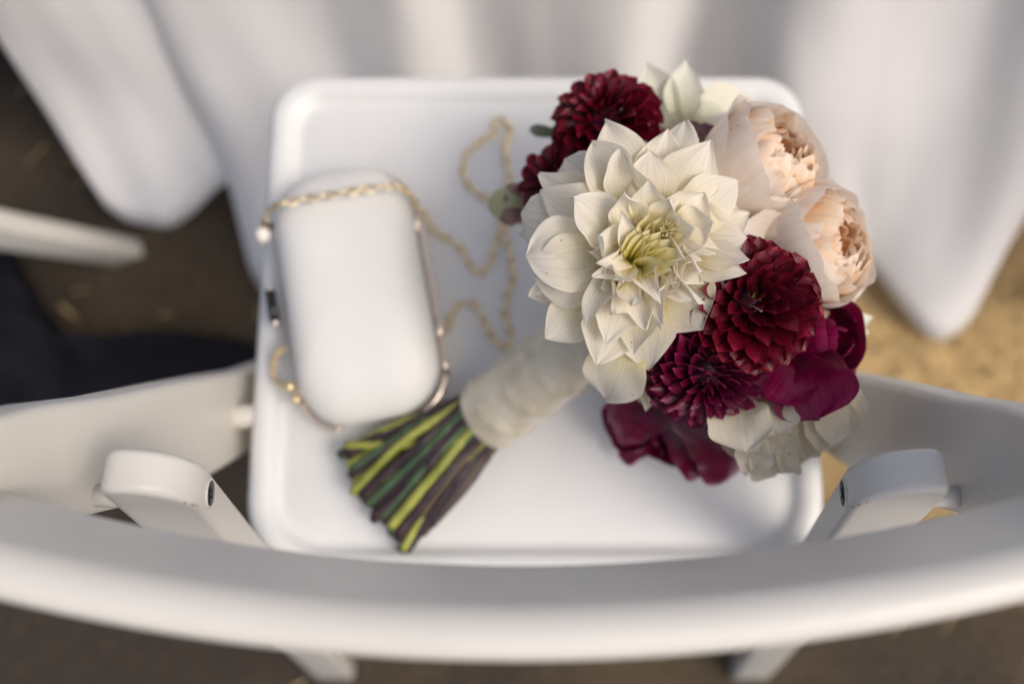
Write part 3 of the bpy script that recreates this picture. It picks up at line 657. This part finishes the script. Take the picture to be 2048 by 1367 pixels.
# ---------- ivory blooms
rose(pz(1500, 848, .545), Vector((-.1, -.5, .85)), .0195, M_IVORY, M_IVORY, 'ivory_rose', 'ivory rose next to the wine red bloom', 7, nout=8, nin=8, open_=40, frill=.16)
rose(pz(1650, 808, .545), Vector((.5, -.4, .75)), .0185, M_BLUSH, M_BLUSH, 'ivory_rose', 'blush ivory rose at the outer edge below the ranunculus', 1, nout=8, nin=8, open_=42, frill=.16)
rose(pz(1570, 850, .530), Vector((.25, -.62, .74)), .0235, M_IVORY, M_BLUSH, 'ivory_rose', 'ruffled ivory rose under the wine ranunculus', 3, nout=8, nin=10, open_=40, frill=.14)
ib = flower_core('ivory_bloom', pz(1545, 850, .505), .02, M_IVORY); ib['label'] = 'ivory bloom under the wine ranunculus'
for (bu, bv, u, v, z, wpx, ar, cu) in ((1470, 800, 1492, 905, .545, 130, .16, .2), (1480, 790, 1432, 870, .535, 110, .15, .2), (1530, 810, 1500, 940, .51, 70, .1, .4), (1550, 820, 1550, 942, .495, 90, .15, .3), (1560, 810, 1600, 910, .505, 90, .15, .3), (1590, 800, 1640, 870, .515, 80, .15, .3), (1540, 800, 1560, 870, .535, 90, .2, .4), (1580, 800, 1610, 850, .53, 70, .2, .5), (1570, 830, 1575, 900, .515, 60, .2, .6), (1530, 830, 1530, 900, .52, 60, .2, .6),
                                       (1620, 790, 1714, 848, .53, 120, .12, .2), (1640, 770, 1705, 790, .53, 60, .1, .3), (1600, 800, 1690, 870, .525, 110, .12, .2), (1640, 760, 1690, 760, .52, 60, .1, .3)):
    petal(ib, M_IVORY, pz(bu, bv, .578), pz(u, v, z+.042), VIEW(pz(u, v, z)), px_size(wpx, z+.042), arch=ar, cup=cu+.15, ruff=.14, seed=u*.011+v*.013, point=.9, nu=18, nv=12)
ib2 = flower_core('ivory_bloom', pz(1300, 770, .53), .012, M_IVORY); ib2['label'] = 'ivory petals under the dense burgundy dahlia'
for (bu, bv, u, v, z, wpx) in ((1310, 730, 1292, 822, .54, 66), (1350, 740, 1345, 828, .545, 60), (1280, 720, 1240, 770, .54, 90), (1330, 730, 1310, 800, .545, 70)):
    petal(ib2, M_IVORY, pz(bu, bv, .55), pz(u, v, z+.03), VIEW(pz(u, v, z)), px_size(wpx, z+.03), arch=.15, cup=.3, ruff=.04, seed=u*.011, point=1.2)
ib3 = flower_core('pale_bloom', pz(1380, 235, .53), .012, M_PALE); ib3['label'] = 'pale greenish bloom sticking out towards the tablecloth'
for (bu, bv, u, v, z, wpx, ar, cu) in ((1355, 270, 1292, 124, .555, 78, .1, .4), (1360, 270, 1371, 118, .56, 80, .08, .3), (1350, 270, 1335, 160, .55, 70, .1, .3), (1370, 270, 1500, 190, .54, 120, .1, .15), (1380, 280, 1470, 240, .548, 120, .12, .1), (1350, 280, 1300, 215, .565, 70, .1, .4), (1340, 285, 1290, 245, .575, 60, .1, .4), (1370, 270, 1420, 180, .54, 90, .12, .2)):
    petal(ib3, M_PALE, pz(bu, bv, .545), pz(u, v, z), VIEW(pz(u, v, z)), px_size(wpx, z), arch=ar, cup=cu, ruff=.05, seed=u*.011, point=1.35)
ms = flower_core('mauve_sepals', pz(1400, 300, .56), .010, M_MAUVE)
for (bu, bv, u, v, z, wpx) in ((1400, 330, 1375, 240, .578, 60), (1400, 330, 1430, 258, .578, 60), (1390, 330, 1345, 262, .575, 50), (1410, 330, 1410, 245, .574, 60)):
    petal(ms, M_MAUVE, pz(bu, bv, .565), pz(u, v, z), VIEW(pz(u, v, z)), px_size(wpx, z), arch=.15, cup=.3, ruff=.05, seed=u*.013, point=.7)
sp_ = flower_core('spiky_bloom', pz(1660, 660, .53), .010, M_PALE); sp_['label'] = 'pale pointed petals poking out over the straw'
for (bu, bv, u, v, z, wpx) in ((1650, 660, 1746, 634, .535, 36), (1650, 670, 1738, 664, .532, 36), (1650, 680, 1722, 690, .53, 40), (1650, 600, 1700, 625, .54, 46), (1640, 620, 1712, 596, .54, 40)):
    petal(sp_, M_PALE, pz(bu, bv, .535), pz(u, v, z), VIEW(pz(u, v, z)), px_size(wpx, z), arch=.08, cup=.5, seed=u*.013, point=1.2, nu=10, nv=6)
gp = flower_core('peach_petals', pz(1650, 600, .545), .008, M_BLUSH)
for (bu, bv, u, v, z, wpx) in ((1610, 570, 1695, 640, .555, 90), (1600, 590, 1650, 640, .565, 80)):
    petal(gp, M_APRICOT, pz(bu, bv, .56), pz(u, v, z), VIEW(pz(u, v, z)), px_size(wpx, z), arch=.15, cup=-.2, seed=u*.013, point=.8)

# ---------- bud and leaves
bud = ball('bud', pz(1020, 408, .540), .0120, M_PALE, bq, 1.15, .95, .9)
for (u, v) in ((984, 400), (1000, 442), (1010, 372), (1030, 446)):
    petal(bud, M_MAUVE, pz(1046, 412, .545), pz(u, v, .540), VIEW(pz(u, v, .54)), px_size(46, .54), name='sepal', arch=.35, cup=-.4, seed=u*.1, nu=8, nv=5)
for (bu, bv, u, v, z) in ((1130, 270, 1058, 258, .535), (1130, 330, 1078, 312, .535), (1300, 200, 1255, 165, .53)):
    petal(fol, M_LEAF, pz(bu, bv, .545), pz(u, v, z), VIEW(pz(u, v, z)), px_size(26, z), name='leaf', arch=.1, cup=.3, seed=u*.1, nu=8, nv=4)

# ---------- stems and ribbon
pz = pz_flat
h0 = pz(972, 834, .4735); h1 = pz(1215, 650, .548)
def ring_pt(f, ang, r):
    ax = (h1-h0).normalized(); s = ax.cross(Vector((0, 0, 1))).normalized(); uz = s.cross(ax)
    return h0.lerp(h1, f) + (s*math.cos(ang)*r*1.12 + uz*math.sin(ang)*r)
V, Fc = [], []; nk, nr = 44, 40
for i in range(nr+1):
    f = i/nr; wrap = (f*4.6)
    for k in range(nk):
        a = 2*math.pi*k/nk
        fr = (wrap + k/nk) % 1.0
        r = .0226 - .0022*f + (.0022*fr**4) + .0005*noise.noise(Vector((f*9, math.cos(a)*1.5, math.sin(a)*1.5))) + .0004*noise.noise(Vector((f*26+a*2, a*1.2, 5)))
        if i in (0, nr): r -= .0016
        V.append(ring_pt(f, a, r))
for i in range(nr):
    for k in range(nk): a = i*nk+k; b = i*nk+(k+1) % nk; Fc.append((a, b, b+nk, a+nk))
link('ribbon', mesh('ribbon', V, Fc), M_RIBBON, bq)
tips = [(682, 905, 0), (694, 930, 1), (700, 952, 0), (704, 985, 1), (722, 996, 0), (735, 1008, 2), (748, 1034, 0), (768, 1046, 0), (782, 1070, 2), (793, 1078, 0), (806, 1098, 1), (824, 1088, 0), (690, 890, 1), (845, 1068, 3), (870, 1040, 3)]
tips = [t_ for k in range(len(tips)-1) for t_ in ((tips[k],) if math.dist(tips[k][:2], tips[k+1][:2]) > 90 else (tips[k], ((tips[k][0]+tips[k+1][0])/2+6, (tips[k][1]+tips[k+1][1])/2-5, (0, 2, 1, 0, 3)[k % 5])))] + [tips[-1]]
rs = random.Random(4)
for lay, (zt, rad, zc) in enumerate(((.4690, .0190, .55), (.4655, .0150, .3), (.4600, .0120, 0), (.4515, .0180, -.55))):
    for j, (u, v, mi) in enumerate(tips):
        if lay and j > 20: continue
        if lay > 1 and j % 2: continue
        f = j/(len(tips)-1)
        uu, vv_ = u + (0 if lay == 0 else rs.uniform(-6, 26)), v + (0 if lay == 0 else rs.uniform(-22, 8))
        mi2 = mi if lay == 0 else rs.choice((0, 0, 0, 1, 2, 3))
        t = pz(uu, vv_, zt + (rs.uniform(-.002, .0035) if lay < 3 else 0))
        ang = R(180-180*f) if lay < 3 else -R(180-180*f)
        b0 = ring_pt(-.01, ang*1.0, .95*rad*(.98 if lay != 1 else .7)); b1 = ring_pt(.5, ang, rad*.7)
        mid = t.lerp(b0, .5) + Vector((rs.uniform(-.004, .004), rs.uniform(-.004, .004), rs.uniform(-.001, .003)))
        r0 = rs.uniform(.0023, .0036)
        mid.z = max(mid.z, .4455+r0); t.z = max(t.z, .4455+r0)
        pts = catmull([b1, b0, mid, t], 12)
        V, Fc = tube(pts, lambda q: r0*(1.0+.07*math.sin(q*7+j) + .28*math.exp(-((q-.45-.08*(j % 5))/.018)**2)), 10)
        link('stem', mesh('stem', V, Fc), M_STEM[mi2], bq)
